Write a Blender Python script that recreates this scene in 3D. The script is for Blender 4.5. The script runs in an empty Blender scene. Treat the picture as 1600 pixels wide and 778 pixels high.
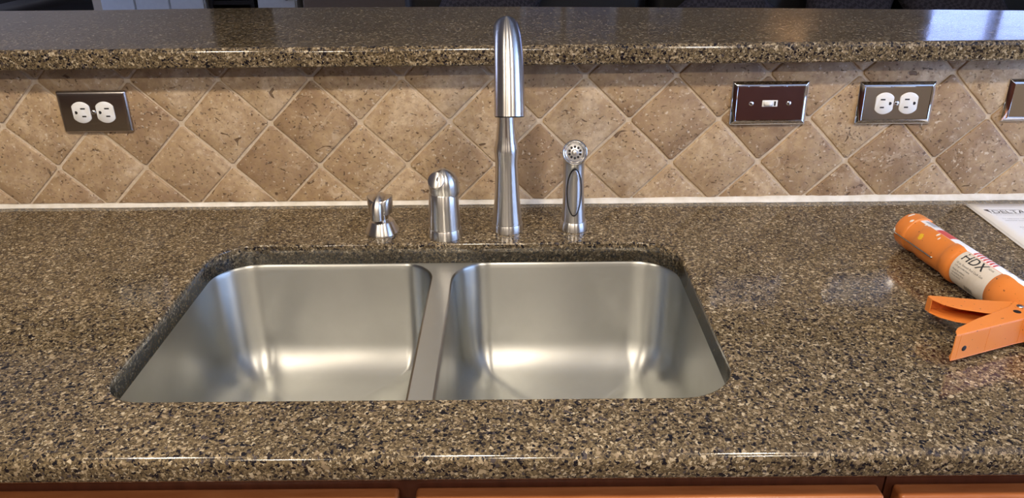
import bpy, bmesh, math, random
from math import sin, cos, pi, radians
from mathutils import Vector, Matrix, noise

random.seed(7)
scene = bpy.context.scene
COL = scene.collection

# ------------------------------------------------------------------ camera
F_PX = 1216.877
cam_d = bpy.data.cameras.new('camera')
cam_d.sensor_fit = 'HORIZONTAL'
cam_d.sensor_width = 36.0
cam_d.lens = 36.0 * F_PX / 1600.0
cam_d.clip_start = 0.02
cam_d.clip_end = 60
cam = bpy.data.objects.new('camera', cam_d)
COL.objects.link(cam)
Rv = Vector((0.999953862, -0.000650523, -0.009583862))
Uv = Vector((0.008956050, 0.423869180, 0.905679140))
Fv = Vector((-0.003473140, 0.905723190, -0.423855450))
m = Matrix.Identity(4)
for i in range(3):
    m[i][0] = Rv[i]; m[i][1] = Uv[i]; m[i][2] = -Fv[i]
m[0][3], m[1][3], m[2][3] = 0.031076, -1.236714, 0.492545
cam.matrix_world = m
scene.camera = cam

# ------------------------------------------------------------------ view / world / lights
scene.view_settings.view_transform = 'Standard'
scene.view_settings.look = 'None'
scene.view_settings.gamma = 1.0
scene.view_settings.use_curve_mapping = False
scene.view_settings.exposure = 0.35
world = bpy.data.worlds.new('world')
scene.world = world
world.use_nodes = True
world.node_tree.nodes['Background'].inputs[0].default_value = (0.55, 0.62, 0.75, 1)
world.node_tree.nodes['Background'].inputs[1].default_value = 0.6

CEIL = 1.53
LAMP_COLOR = (1.0, 0.86, 0.69)
LAMPS = [(-1.02, -1.22, 13.0), (-0.12, -1.30, 13.0), (0.72, -1.25, 10.0),
         (-0.85, -2.35, 13.0), (0.05, -2.40, 12.0), (0.95, -2.35, 9.0)]
WINDOW_COLOR = (0.38, 0.57, 1.0)
WINDOW_RIGHT_STRENGTH = 6.0
WINDOW_FAR_STRENGTH = 3.2
FILL_LEFT_STRENGTH = 4.0  # glow of the added left window
FAR_LAMP = 16.0

# ------------------------------------------------------------------ helpers
def link(name, bm, mat=None, parent=None, smooth=True, recalc=True):
    if recalc:
        bmesh.ops.recalc_face_normals(bm, faces=bm.faces)
    me = bpy.data.meshes.new(name)
    bm.to_mesh(me)
    bm.free()
    for p in me.polygons:
        p.use_smooth = smooth
    ob = bpy.data.objects.new(name, me)
    COL.objects.link(ob)
    if mat:
        me.materials.append(mat)
    if parent is not None:
        ob.parent = parent
    return ob

def wn(ob):
    md = ob.modifiers.new('wn', 'WEIGHTED_NORMAL')
    md.keep_sharp = True
    return ob

def sharp(ob, ang=35):
    me = ob.data
    bm = bmesh.new(); bm.from_mesh(me)
    for e in bm.edges:
        if len(e.link_faces) == 2 and e.calc_face_angle(0) > radians(ang):
            e.smooth = False
    bm.to_mesh(me); bm.free()
    return ob

def thing(name, label, cat, loc=(0, 0, 0), rz=0, group=None):
    o = bpy.data.objects.new(name, None)
    o.empty_display_size = 0.05
    COL.objects.link(o)
    o.location = loc
    o.rotation_euler = (0, 0, rz)
    o['label'] = label; o['category'] = cat
    if group: o['group'] = group
    return o

def tag(o, label, cat, group=None):
    o['label'] = label; o['category'] = cat
    if group: o['group'] = group
    return o

def struct(o, label=None):
    o['kind'] = 'structure'
    if label: o['label'] = label
    return o

def bx(bm, x0, x1, y0, y1, z0, z1):
    vs = [bm.verts.new(v) for v in
          [(x0,y0,z0),(x1,y0,z0),(x1,y1,z0),(x0,y1,z0),(x0,y0,z1),(x1,y0,z1),(x1,y1,z1),(x0,y1,z1)]]
    for f in [(0,3,2,1),(4,5,6,7),(0,1,5,4),(1,2,6,5),(2,3,7,6),(3,0,4,7)]:
        bm.faces.new([vs[i] for i in f])
    return vs

def box(name, x0, x1, y0, y1, z0, z1, mat, parent=None, bev=0.0, seg=2):
    bm = bmesh.new()
    bx(bm, x0, x1, y0, y1, z0, z1)
    if bev:
        bmesh.ops.bevel(bm, geom=list(bm.edges), offset=bev, segments=seg, affect='EDGES', profile=0.5)
    ob = link(name, bm, mat, parent, smooth=bool(bev))
    if bev: wn(ob)
    return ob

def loft(bm, loops, closed=True, cap0=False, cap1=False, ring=False):
    rows = [[bm.verts.new(p) for p in l] for l in loops]
    n = len(rows[0])
    pairs = list(zip(rows, rows[1:]))
    if ring: pairs.append((rows[-1], rows[0]))
    for a, b in pairs:
        for i in range(n if closed else n - 1):
            j = (i + 1) % n
            bm.faces.new((a[i], a[j], b[j], b[i]))
    if cap0: bm.faces.new(list(reversed(rows[0])))
    if cap1: bm.faces.new(rows[-1])
    return rows

def lathe(bm, prof, seg=48, M=None, cap0=True, cap1=True):
    loops = []
    for r, z in prof:
        l = [Vector((r*cos(2*pi*i/seg), r*sin(2*pi*i/seg), z)) for i in range(seg)]
        if M is not None: l = [M @ v for v in l]
        loops.append(l)
    return loft(bm, loops, cap0=cap0, cap1=cap1)

def sweep(bm, pts, radii, seg=40, cap0=True, cap1=True):
    pts = [Vector(p) for p in pts]
    loops = []
    prev = None
    for i, p in enumerate(pts):
        a = pts[max(i-1, 0)]; b = pts[min(i+1, len(pts)-1)]
        t = (b - a).normalized()
        if prev is None:
            x = Vector((1, 0, 0))
        else:
            x = prev
        x = (x - t * x.dot(t)).normalized()
        prev = x
        y = t.cross(x)
        r = radii[i]
        loops.append([p + x*r*cos(2*pi*k/seg) + y*r*sin(2*pi*k/seg) for k in range(seg)])
    loft(bm, loops, cap0=cap0, cap1=cap1)

def catmull(pts, n=6):
    P = [Vector(p) for p in pts]
    P = [P[0]*2 - P[1]] + P + [P[-1]*2 - P[-2]]
    out = []
    for i in range(1, len(P)-2):
        for k in range(n):
            t = k/n
            a, b, c, d = P[i-1], P[i], P[i+1], P[i+2]
            out.append(0.5*((2*b) + (c-a)*t + (2*a-5*b+4*c-d)*t*t + (3*b-a-3*c+d)*t**3))
    out.append(P[-2])
    return out

def rrect(x0, x1, y0, y1, r, z, n=10, ne=6):
    """closed ccw loop of a rounded rectangle, points also along the edges"""
    if not isinstance(r, (list, tuple)): r = [r]*4
    c = [(x1-r[0], y1-r[0], 0, r[0]), (x0+r[1], y1-r[1], 90, r[1]),
         (x0+r[2], y0+r[2], 180, r[2]), (x1-r[3], y0+r[3], 270, r[3])]
    pts = []
    for q in range(4):
        cx, cy, a0, rr = c[q]
        arc = [Vector((cx+rr*cos(radians(a0+90*k/n)), cy+rr*sin(radians(a0+90*k/n)), z)) for k in range(n+1)]
        pts += arc
        nx, ny, na, nr = c[(q+1) % 4]
        b = Vector((nx+nr*cos(radians(na)), ny+nr*sin(radians(na)), z))
        for k in range(1, ne):
            pts.append(arc[-1].lerp(b, k/ne))
    return pts

def prism(bm, poly, z0, z1):
    a = [bm.verts.new((x, y, z0)) for x, y in poly]
    b = [bm.verts.new((x, y, z1)) for x, y in poly]
    n = len(poly)
    bm.faces.new(list(reversed(a))); bm.faces.new(b)
    for i in range(n):
        bm.faces.new((a[i], a[(i+1) % n], b[(i+1) % n], b[i]))

def text_bm(s, size, extrude=0.0):
    cu = bpy.data.curves.new('t', 'FONT')
    cu.body = s; cu.size = size; cu.extrude = extrude
    cu.resolution_u = 3
    ob = bpy.data.objects.new('t', cu)
    COL.objects.link(ob)
    bpy.context.view_layer.update()
    dg = bpy.context.evaluated_depsgraph_get()
    me = bpy.data.meshes.new_from_object(ob.evaluated_get(dg))
    bm = bmesh.new(); bm.from_mesh(me)
    bpy.data.objects.remove(ob); bpy.data.curves.remove(cu); bpy.data.meshes.remove(me)
    return bm

# ------------------------------------------------------------------ materials
def new_mat(name):
    mt = bpy.data.materials.new(name)
    mt.use_nodes = True
    nt = mt.node_tree
    return mt, nt, nt.nodes['Principled BSDF']

def simple(name, col, rough=0.5, metal=0.0, **kw):
    mt, nt, b = new_mat(name)
    b.inputs['Base Color'].default_value = (*col, 1)
    b.inputs['Roughness'].default_value = rough
    b.inputs['Metallic'].default_value = metal
    for k, v in kw.items():
        b.inputs[k.replace('_', ' ')].default_value = v
    # faint procedural variation of the finish
    n = nt.nodes.new('ShaderNodeTexNoise'); n.inputs['Scale'].default_value = 60; n.inputs['Detail'].default_value = 3
    g = nt.nodes.new('ShaderNodeNewGeometry')
    nt.links.new(g.outputs['Position'], n.inputs['Vector'])
    mr = nt.nodes.new('ShaderNodeMapRange')
    mr.inputs['To Min'].default_value = max(rough-0.04, 0.0); mr.inputs['To Max'].default_value = rough+0.04
    nt.links.new(n.outputs['Fac'], mr.inputs['Value'])
    nt.links.new(mr.outputs['Result'], b.inputs['Roughness'])
    return mt

def ramp(nt, stops, interp='LINEAR'):
    r = nt.nodes.new('ShaderNodeValToRGB')
    r.color_ramp.interpolation = interp
    els = r.color_ramp.elements
    while len(els) < len(stops): els.new(0.5)
    for e, (p, c) in zip(els, stops):
        e.position = p; e.color = (*c, 1)
    return r

def mixc(nt, fac, a, b, mode='MIX'):
    mx = nt.nodes.new('ShaderNodeMix'); mx.data_type = 'RGBA'; mx.blend_type = mode
    L = nt.links.new
    for sock, v in ((mx.inputs[0], fac), (mx.inputs[6], a), (mx.inputs[7], b)):
        if hasattr(v, 'links') or isinstance(v, bpy.types.NodeSocket): L(v, sock)
        elif isinstance(v, tuple): sock.default_value = (*v, 1)
        else: sock.default_value = v
    return mx.outputs[2]

def math_(nt, op, a, b=0.0):
    n = nt.nodes.new('ShaderNodeMath'); n.operation = op
    for i, v in enumerate((a, b)):
        if isinstance(v, bpy.types.NodeSocket): nt.links.new(v, n.inputs[i])
        else: n.inputs[i].default_value = v
    return n.outputs[0]

def maprange(nt, v, a, b, c=0.0, d=1.0):
    n = nt.nodes.new('ShaderNodeMapRange')
    nt.links.new(v, n.inputs['Value'])
    n.inputs['From Min'].default_value = a; n.inputs['From Max'].default_value = b
    n.inputs['To Min'].default_value = c; n.inputs['To Max'].default_value = d
    return n.outputs['Result']

def tex(nt, kind, scale, vec, **kw):
    n = nt.nodes.new('ShaderNodeTex' + kind)
    n.inputs['Scale'].default_value = scale
    for k, v in kw.items():
        if k in n.inputs: n.inputs[k].default_value = v
        else: setattr(n, k, v)
    nt.links.new(vec, n.inputs['Vector'])
    return n

def mat_quartz():
    mt, nt, b = new_mat('speckled_quartz')
    L = nt.links.new
    g = nt.nodes.new('ShaderNodeNewGeometry')
    pos = g.outputs['Position']
    # warp the coordinate a little so that chips get ragged outlines
    nz = tex(nt, 'Noise', 260, pos, Detail=2.0)
    sub = nt.nodes.new('ShaderNodeVectorMath'); sub.operation = 'SUBTRACT'
    L(nz.outputs['Color'], sub.inputs[0]); sub.inputs[1].default_value = (.5, .5, .5)
    sc = nt.nodes.new('ShaderNodeVectorMath'); sc.operation = 'SCALE'
    L(sub.outputs[0], sc.inputs[0]); sc.inputs['Scale'].default_value = 0.006
    ad = nt.nodes.new('ShaderNodeVectorMath'); ad.operation = 'ADD'
    L(pos, ad.inputs[0]); L(sc.outputs[0], ad.inputs[1])
    wp = ad.outputs[0]
    def cell(scale, off):
        mp = nt.nodes.new('ShaderNodeMapping'); mp.inputs['Location'].default_value = off
        L(wp, mp.inputs['Vector'])
        v = tex(nt, 'Voronoi', scale, mp.outputs[0])
        s = nt.nodes.new('ShaderNodeSeparateColor'); L(v.outputs['Color'], s.inputs[0])
        return s.outputs[0], s.outputs[1]
    r1, r1b = cell(560, (0, 0, 0))
    fine = ramp(nt, [(0.0, (.016, .013, .012)), (.12, (.050, .037, .026)), (.30, (.112, .082, .046)),
                     (.56, (.175, .130, .072)), (.81, (.29, .222, .128)), (.94, (.50, .42, .29))], 'CONSTANT')
    L(r1, fine.inputs[0])
    soft = mixc(nt, 0.22, fine.outputs[0], (.155, .115, .064))
    # tan chips
    r2, r2b = cell(300, (3.1, 1.7, 0.3))
    tanc = ramp(nt, [(0.0, (.28, .21, .13)), (.45, (.37, .29, .18)), (.8, (.52, .43, .29))], 'CONSTANT')
    L(r2b, tanc.inputs[0])
    c = mixc(nt, math_(nt, 'GREATER_THAN', r2, 0.86), soft, tanc.outputs[0])
    # dark chips
    r3, r3b = cell(330, (7.7, 5.2, 2.3))
    dk = ramp(nt, [(0.0, (.012, .011, .014)), (.6, (.035, .028, .025)), (.85, (.075, .062, .06))], 'CONSTANT')
    L(r3b, dk.inputs[0])
    big = tex(nt, 'Noise', 22, pos, Detail=2.0)
    thr = maprange(nt, big.outputs['Fac'], .3, .7, .90, .76)
    c = mixc(nt, math_(nt, 'GREATER_THAN', r3, thr), c, dk.outputs[0])
    # slow tone drift
    lo = tex(nt, 'Noise', 7, pos, Detail=2.0)
    t = maprange(nt, lo.outputs['Fac'], .3, .7, .78, 1.02)
    comb = nt.nodes.new('ShaderNodeCombineColor')
    for i in range(3): L(t, comb.inputs[i])
    c = mixc(nt, 1.0, c, comb.outputs[0], 'MULTIPLY')
    L(c, b.inputs['Base Color'])
    b.inputs['IOR'].default_value = 1.52
    sm = tex(nt, 'Noise', 11, pos, Detail=4.0)
    L(maprange(nt, sm.outputs['Fac'], .3, .75, .07, .16), b.inputs['Roughness'])
    bp = nt.nodes.new('ShaderNodeBump'); bp.inputs['Strength'].default_value = 0.05; bp.inputs['Distance'].default_value = 0.0006
    L(nz.outputs['Fac'], bp.inputs['Height']); L(bp.outputs[0], b.inputs['Normal'])
    return mt

def mat_tile():
    mt, nt, b = new_mat('travertine')
    L = nt.links.new
    g = nt.nodes.new('ShaderNodeNewGeometry'); pos = g.outputs['Position']
    oi = nt.nodes.new('ShaderNodeObjectInfo')
    off = nt.nodes.new('ShaderNodeVectorMath'); off.operation = 'SCALE'
    off.inputs[0].default_value = (13.7, 7.1, 5.3); L(oi.outputs['Random'], off.inputs['Scale'])
    ad = nt.nodes.new('ShaderNodeVectorMath'); ad.operation = 'ADD'; L(pos, ad.inputs[0]); L(off.outputs[0], ad.inputs[1])
    p = ad.outputs[0]
    n1 = tex(nt, 'Noise', 16, p, Detail=6.0, Roughness=.62, Distortion=.6)
    fac = math_(nt, 'ADD', n1.outputs['Fac'], maprange(nt, oi.outputs['Random'], 0, 1, -.15, .13))
    base = ramp(nt, [(.28, (.25, .160, .085)), (.42, (.375, .257, .140)), (.56, (.475, .340, .195)), (.72, (.62, .48, .315))])
    L(fac, base.inputs[0])
    n2 = tex(nt, 'Noise', 90, p, Detail=5.0, Roughness=.7)
    c = mixc(nt, maprange(nt, n2.outputs['Fac'], .40, .64, .0, .62), base.outputs[0], (.31, .20, .125))
    # pale mineral veins
    n3 = tex(nt, 'Noise', 30, p, Detail=6.0, Roughness=.7, Distortion=1.8)
    c = mixc(nt, maprange(nt, n3.outputs['Fac'], .56, .68, 0, .6), c, (.58, .46, .33))
    # pits and short cracks
    mp = nt.nodes.new('ShaderNodeMapping'); mp.inputs['Scale'].default_value = (1, 1, 1.25)
    mp.inputs['Rotation'].default_value = (0, .5, 0); L(p, mp.inputs['Vector'])
    n4 = tex(nt, 'Noise', 170, mp.outputs[0], Detail=3.0, Roughness=.6, Distortion=.3)
    pit = math_(nt, 'MULTIPLY', maprange(nt, n4.outputs['Fac'], .61, .69), maprange(nt, n1.outputs['Fac'], .66, .42, .30, 1.0))
    n5 = tex(nt, 'Noise', 32, mp.outputs[0], Detail=3.0, Distortion=2.0)
    pit2 = maprange(nt, n5.outputs['Fac'], .69, .72)
    pits = math_(nt, 'MAXIMUM', pit, pit2)
    c = mixc(nt, math_(nt, 'MULTIPLY', pits, .85), c, (.10, .055, .028))
    n6 = tex(nt, 'Noise', 170, p, Detail=2.0)
    c = mixc(nt, maprange(nt, n6.outputs['Fac'], .65, .70, 0, .6), c, (.72, .62, .48))
    L(c, b.inputs['Base Color'])
    b.inputs['Roughness'].default_value = .52
    h = math_(nt, 'SUBTRACT', math_(nt, 'MULTIPLY', n2.outputs['Fac'], .5), pits)
    bp = nt.nodes.new('ShaderNodeBump'); bp.inputs['Strength'].default_value = .9; bp.inputs['Distance'].default_value = .0015
    L(h, bp.inputs['Height']); L(bp.outputs[0], b.inputs['Normal'])
    return mt

def mat_noisy(name, c0, c1, scale, rough, bump=0.3, dist=.001, detail=5.0, stretch=None):
    mt, nt, b = new_mat(name)
    L = nt.links.new
    g = nt.nodes.new('ShaderNodeNewGeometry'); v = g.outputs['Position']
    if stretch:
        mp = nt.nodes.new('ShaderNodeMapping'); mp.inputs['Scale'].default_value = stretch
        L(v, mp.inputs['Vector']); v = mp.outputs[0]
    n = tex(nt, 'Noise', scale, v, Detail=detail, Roughness=.6)
    r = ramp(nt, [(.3, c0), (.7, c1)]); L(n.outputs['Fac'], r.inputs[0]); L(r.outputs[0], b.inputs['Base Color'])
    b.inputs['Roughness'].default_value = rough
    if bump:
        bp = nt.nodes.new('ShaderNodeBump'); bp.inputs['Strength'].default_value = bump; bp.inputs['Distance'].default_value = dist
        L(n.outputs['Fac'], bp.inputs['Height']); L(bp.outputs[0], b.inputs['Normal'])
    return mt

def mat_brushed(name, col, rough, stretch, scale=900, var=.07, bump=.05, stains=0.0, aniso=0.0):
    mt, nt, b = new_mat(name)
    L = nt.links.new
    tc = nt.nodes.new('ShaderNodeTexCoord')
    mp = nt.nodes.new('ShaderNodeMapping'); mp.inputs['Scale'].default_value = stretch
    L(tc.outputs['Object'], mp.inputs['Vector'])
    n = tex(nt, 'Noise', scale, mp.outputs[0], Detail=3.0)
    n2 = tex(nt, 'Noise', 9, tc.outputs['Object'], Detail=4.0)
    b.inputs['Metallic'].default_value = 1.0
    lo = tuple(c*.86 for c in col)
    c = mixc(nt, maprange(nt, n2.outputs['Fac'], .35, .7), col, lo)
    if stains:
        n3 = tex(nt, 'Noise', 160, tc.outputs['Object'], Detail=2.0)
        c = mixc(nt, maprange(nt, n3.outputs['Fac'], .72, .76, 0, stains), c, (.75, .75, .73))
    L(c, b.inputs['Base Color'])
    L(math_(nt, 'ADD', maprange(nt, n.outputs['Fac'], .3, .7, rough-var, rough+var),
            maprange(nt, n2.outputs['Fac'], .3, .7, -.02, .03)), b.inputs['Roughness'])
    if aniso:
        # brush lines run horizontally around the piece: blur is across them
        b.inputs['Anisotropic'].default_value = aniso
        b.inputs['Anisotropic Rotation'].default_value = .25
        g = nt.nodes.new('ShaderNodeNewGeometry')
        cr = nt.nodes.new('ShaderNodeVectorMath'); cr.operation = 'CROSS_PRODUCT'
        cr.inputs[0].default_value = (0, 0, 1); L(g.outputs['Normal'], cr.inputs[1])
        av = nt.nodes.new('ShaderNodeVectorMath'); av.operation = 'ADD'
        L(cr.outputs[0], av.inputs[0]); av.inputs[1].default_value = (.03, .004, 0)
        L(av.outputs[0], b.inputs['Tangent'])
    bp = nt.nodes.new('ShaderNodeBump'); bp.inputs['Strength'].default_value = bump; bp.inputs['Distance'].default_value = .0003
    L(n.outputs['Fac'], bp.inputs['Height']); L(bp.outputs[0], b.inputs['Normal'])
    return mt

def mat_emit(name, col, strength):
    mt, nt, b = new_mat(name)
    b.inputs['Base Color'].default_value = (.8, .8, .8, 1)
    b.inputs['Emission Color'].default_value = (*col, 1)
    b.inputs['Emission Strength'].default_value = strength
    return mt

def mat_orange():
    mt, nt, b = new_mat('orange_paint')
    L = nt.links.new
    g = nt.nodes.new('ShaderNodeNewGeometry'); v = g.outputs['Position']
    n = tex(nt, 'Noise', 230, v, Detail=2.0)
    c = mixc(nt, maprange(nt, n.outputs['Fac'], .71, .725), (.76, .235, .045), (.16, .05, .02))
    n2 = tex(nt, 'Noise', 12, v, Detail=4.0)
    c = mixc(nt, maprange(nt, n2.outputs['Fac'], .4, .75, 0, .35), c, (.85, .33, .09))
    L(c, b.inputs['Base Color']); b.inputs['Roughness'].default_value = .33
    return mt

M = {}
M['quartz'] = mat_quartz()
M['tile'] = mat_tile()
M['grout'] = mat_noisy('grout', (.50, .40, .28), (.64, .53, .40), 160, .85, .5)
M['caulk'] = mat_noisy('white_caulk', (.62, .57, .47), (.80, .76, .68), 45, .45, .25)
M['sink'] = mat_brushed('brushed_sink_steel', (.525, .53, .505), .37, (1, 1, 1), 500, .0, .0, stains=.0, aniso=.88)
M['nickel'] = mat_brushed('brushed_nickel', (.68, .66, .64), .31, (1, 1, 1), 300, .0, .0, aniso=.90)
M['nickel_ring'] = mat_brushed('polished_nickel', (.80, .78, .76), .16, (1, 1, .02), 900, .03, .01)
M['plate_steel'] = mat_brushed('brushed_plate_steel', (.50, .46, .44), .24, (1, 1, 1), 300, .01, .0)
M['chrome'] = simple('chrome', (.86, .86, .88), .05, 1.0)
M['white_plastic'] = simple('white_plastic', (.80, .80, .78), .30)
M['black'] = simple('black_recess', (.012, .010, .010), .5)
M['spray_plate'] = simple('satin_spray_plate', (.62, .61, .59), .35, .6)
M['rubber'] = simple('black_rubber', (.02, .02, .02), .6)
M['orange'] = mat_orange()
M['wood'] = mat_noisy('cherry_wood', (.30, .095, .030), (.42, .15, .05), 14, .30, .05, .0004, 5.0, (1, 6, 6))
M['wood_dark'] = mat_noisy('dark_cherry_wood_and_shade', (.060, .018, .009), (.10, .032, .016), 14, .30, .05, .0004, 5.0, (6, 6, 1))  # own colour of the opposite cabinets, painted shade on the face frames
M['paint'] = mat_noisy('beige_wall_paint', (.48, .40, .30), (.51, .43, .33), 40, .7, .1)
M['paint_brown'] = mat_noisy('taupe_wall_paint', (.20, .155, .125), (.225, .175, .14), 40, .7, .1)
M['ceiling'] = mat_noisy('ceiling_paint', (.74, .73, .71), (.78, .77, .75), 90, .85, .4)
M['floor'] = mat_noisy('dark_wood_floor', (.07, .035, .02), (.13, .07, .04), 10, .35, .1, .001, 5, (1, 8, 1))
M['white_wood'] = mat_noisy('white_painted_wood', (.62, .66, .72), (.68, .72, .77), 30, .4, .05)
M['black_leather'] = mat_noisy('black_leather', (.010, .009, .010), (.018, .016, .017), 120, .42, .4)
M['window_far'] = mat_emit('daylit_pane_far', (.36, .48, 1.0), WINDOW_FAR_STRENGTH)
M['fill_pane'] = mat_emit('added_fill_pane_left', (.52, .62, 1.0), FILL_LEFT_STRENGTH)
M['window_right'] = mat_emit('daylit_pane_right', WINDOW_COLOR, WINDOW_RIGHT_STRENGTH)
M['blind'] = simple('blue_grey_blind', (.42, .47, .60), .5)
M['paper'] = simple('white_paper', (.90, .91, .93), .6)
M['paper_edge'] = simple('brown_paper', (.40, .33, .27), .7)
M['ink'] = simple('black_ink', (.03, .03, .035), .5)
M['ink_grey'] = simple('grey_ink', (.42, .43, .47), .6)
M['ink_red'] = simple('red_ink', (.62, .09, .08), .5)
M['label'] = mat_noisy('cream_label', (.70, .64, .56), (.80, .75, .68), 60, .45, .05)
M['yellow'] = simple('yellow_sticker', (.85, .52, .03), .5)
M['white_caulk_dry'] = simple('dried_white_caulk', (.85, .83, .78), .6)
M['zinc'] = simple('zinc_rivet', (.62, .62, .62), .25, 1.0)

def mat_cushion():
    mt, nt, b = new_mat('grey_patterned_cloth')
    L = nt.links.new
    tc = nt.nodes.new('ShaderNodeTexCoord')
    mp = nt.nodes.new('ShaderNodeMapping'); mp.inputs['Rotation'].default_value = (0, .8, .6)
    L(tc.outputs['Object'], mp.inputs['Vector'])
    c = tex(nt, 'Checker', 70, mp.outputs[0])
    c.inputs['Color1'].default_value = (.070, .058, .066, 1); c.inputs['Color2'].default_value = (.036, .030, .035, 1)
    L(c.outputs['Color'], b.inputs['Base Color']); b.inputs['Roughness'].default_value = .9
    return mt
M['cushion'] = mat_cushion()

def mat_lens(i):
    return mat_emit('warm_lamp_lens', LAMP_COLOR, 1.0)

# ------------------------------------------------------------------ room shell
XL, XR, YK, YF = -4.6, 4.8, -3.6, 4.6
FLOOR = -0.91
T = 0.12
def wall_with_hole(name, axis, pos0, pos1, a0, a1, holes, mat):
    """wall slab normal to axis ('x' or 'y'); a = running coordinate; holes: (a0,a1,z0,z1)"""
    bm = bmesh.new()
    def put(u0, u1, z0, z1):
        if u1-u0 < 1e-5 or z1-z0 < 1e-5: return
        if axis == 'y': bx(bm, u0, u1, pos0, pos1, z0, z1)
        else: bx(bm, pos0, pos1, u0, u1, z0, z1)
    cur = a0
    for h in sorted(holes):
        put(cur, h[0], FLOOR, CEIL)
        put(h[0], h[1], FLOOR, h[2]); put(h[0], h[1], h[3], CEIL)
        cur = h[1]
    put(cur, a1, FLOOR, CEIL)
    return struct(link(name, bm, mat, smooth=False))

struct(box('floor', XL-T, XR+T, YK-T, YF+T, FLOOR-.1, FLOOR, M['floor']))
struct(box('ceiling', XL-T, XR+T, YK-T, YF+T, CEIL, CEIL+.1, M['ceiling']))
WF = (3.02, 4.62, 0.15, 1.40)      # far window (right part of far wall)
WL = (1.4, 3.9, 0.0, 1.30)         # unseen window added in the left wall to brighten the cupboards
WR = (-2.3, -0.25, -0.05, 1.42)       # window in the right wall
wall_with_hole('wall_far', 'y', YF, YF+T, XL, XR, [WF], M['paint'])
wall_with_hole('wall_kitchen', 'y', YK-T, YK, XL, XR, [], M['paint'])
wall_with_hole('wall_left', 'x', XL-T, XL, YK-T, YF+T, [WL], M['paint'])
wall_with_hole('wall_right', 'x', XR, XR+T, YK-T, YF+T, [], M['paint'])
XK = 2.62                          # unseen wall stub, added to bring the blue side window nearer
wall_with_hole('wall_added_stub', 'x', XK, XK+T, YK, .13, [WR], M['paint'])

def window(name, axis, pos, h, pane_mat, ncol, nslat, flip=False):
    w = thing(name, 'x', 'x')
    del w['label']; del w['category']
    w['kind'] = 'structure'
    a0, a1, z0, z1 = h
    def b(nm, u0, u1, d0, d1, zz0, zz1, mt, par=w, bev=0):
        if flip: d0, d1 = T-d0, T-d1
        d0, d1 = sorted((d0, d1))
        if axis == 'y': return box(nm, u0, u1, pos+d0, pos+d1, zz0, zz1, mt, par, bev)
        return box(nm, pos+d0, pos+d1, u0, u1, zz0, zz1, mt, par, bev)
    fr = .05
    f = bmesh.new()
    def fb(u0, u1, zz0, zz1):
        if axis == 'y': bx(f, u0, u1, pos-.012, pos+.06, zz0, zz1)
        elif flip: bx(f, pos+.06, pos+T+.012, u0, u1, zz0, zz1)
        else: bx(f, pos-.012, pos+.06, u0, u1, zz0, zz1)
    fb(a0, a1, z0, z0+fr); fb(a0, a1, z1-fr, z1)
    fb(a0, a0+fr, z0+fr, z1-fr); fb(a1-fr, a1, z0+fr, z1-fr)
    for k in range(1, ncol):
        x = a0 + (a1-a0)*k/ncol
        fb(x-.022, x+.022, z0+fr, z1-fr)
    link('window_frame', f, M['white_wood'], w, smooth=False)
    for k in range(ncol):
        u0 = a0 + (a1-a0)*k/ncol + .03; u1 = a0+(a1-a0)*(k+1)/ncol-.03
        b('pane', u0, u1, .07, .08, z0+.03, z1-.03, pane_mat)
    if nslat:
        for k in range(nslat):
            z = z0+.07 + (z1-z0-.14)*k/(nslat-1)
            b('blind_slat', a0+.06, a1-.06, .028, .052, z-.004, z+.011, M['blind'])
    return w

window('window_1', 'y', YF, WF, M['window_far'], 3, 22)
window('window_added_fill', 'x', XL-T, WL, M['fill_pane'], 3, 0, flip=True)  # added fill for the far room, no such window in view
window('window_3', 'x', XK, WR, M['window_right'], 4, 0)

# ------------------------------------------------------------------ tiled partition wall
LEDGE_B, LEDGE_T = 0.2425, 0.2725
XW0, XW1 = -1.62, 1.66
wb = struct(box('wall_back', XW0, XW1, 0.0022, 0.13, FLOOR, LEDGE_B-.0005, M['grout']),
            'half wall faced with diamond laid tumbled travertine tiles')
def clip(poly, f, val, keep_greater):
    out = []
    n = len(poly)
    for i in range(n):
        a, b = poly[i], poly[(i+1) % n]
        ia = (a[f] >= val) == keep_greater; ib = (b[f] >= val) == keep_greater
        if ia: out.append(a)
        if ia != ib:
            t = (val-a[f])/(b[f]-a[f])
            out.append(tuple(a[k]+(b[k]-a[k])*t for k in range(2)))
    return out

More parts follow.
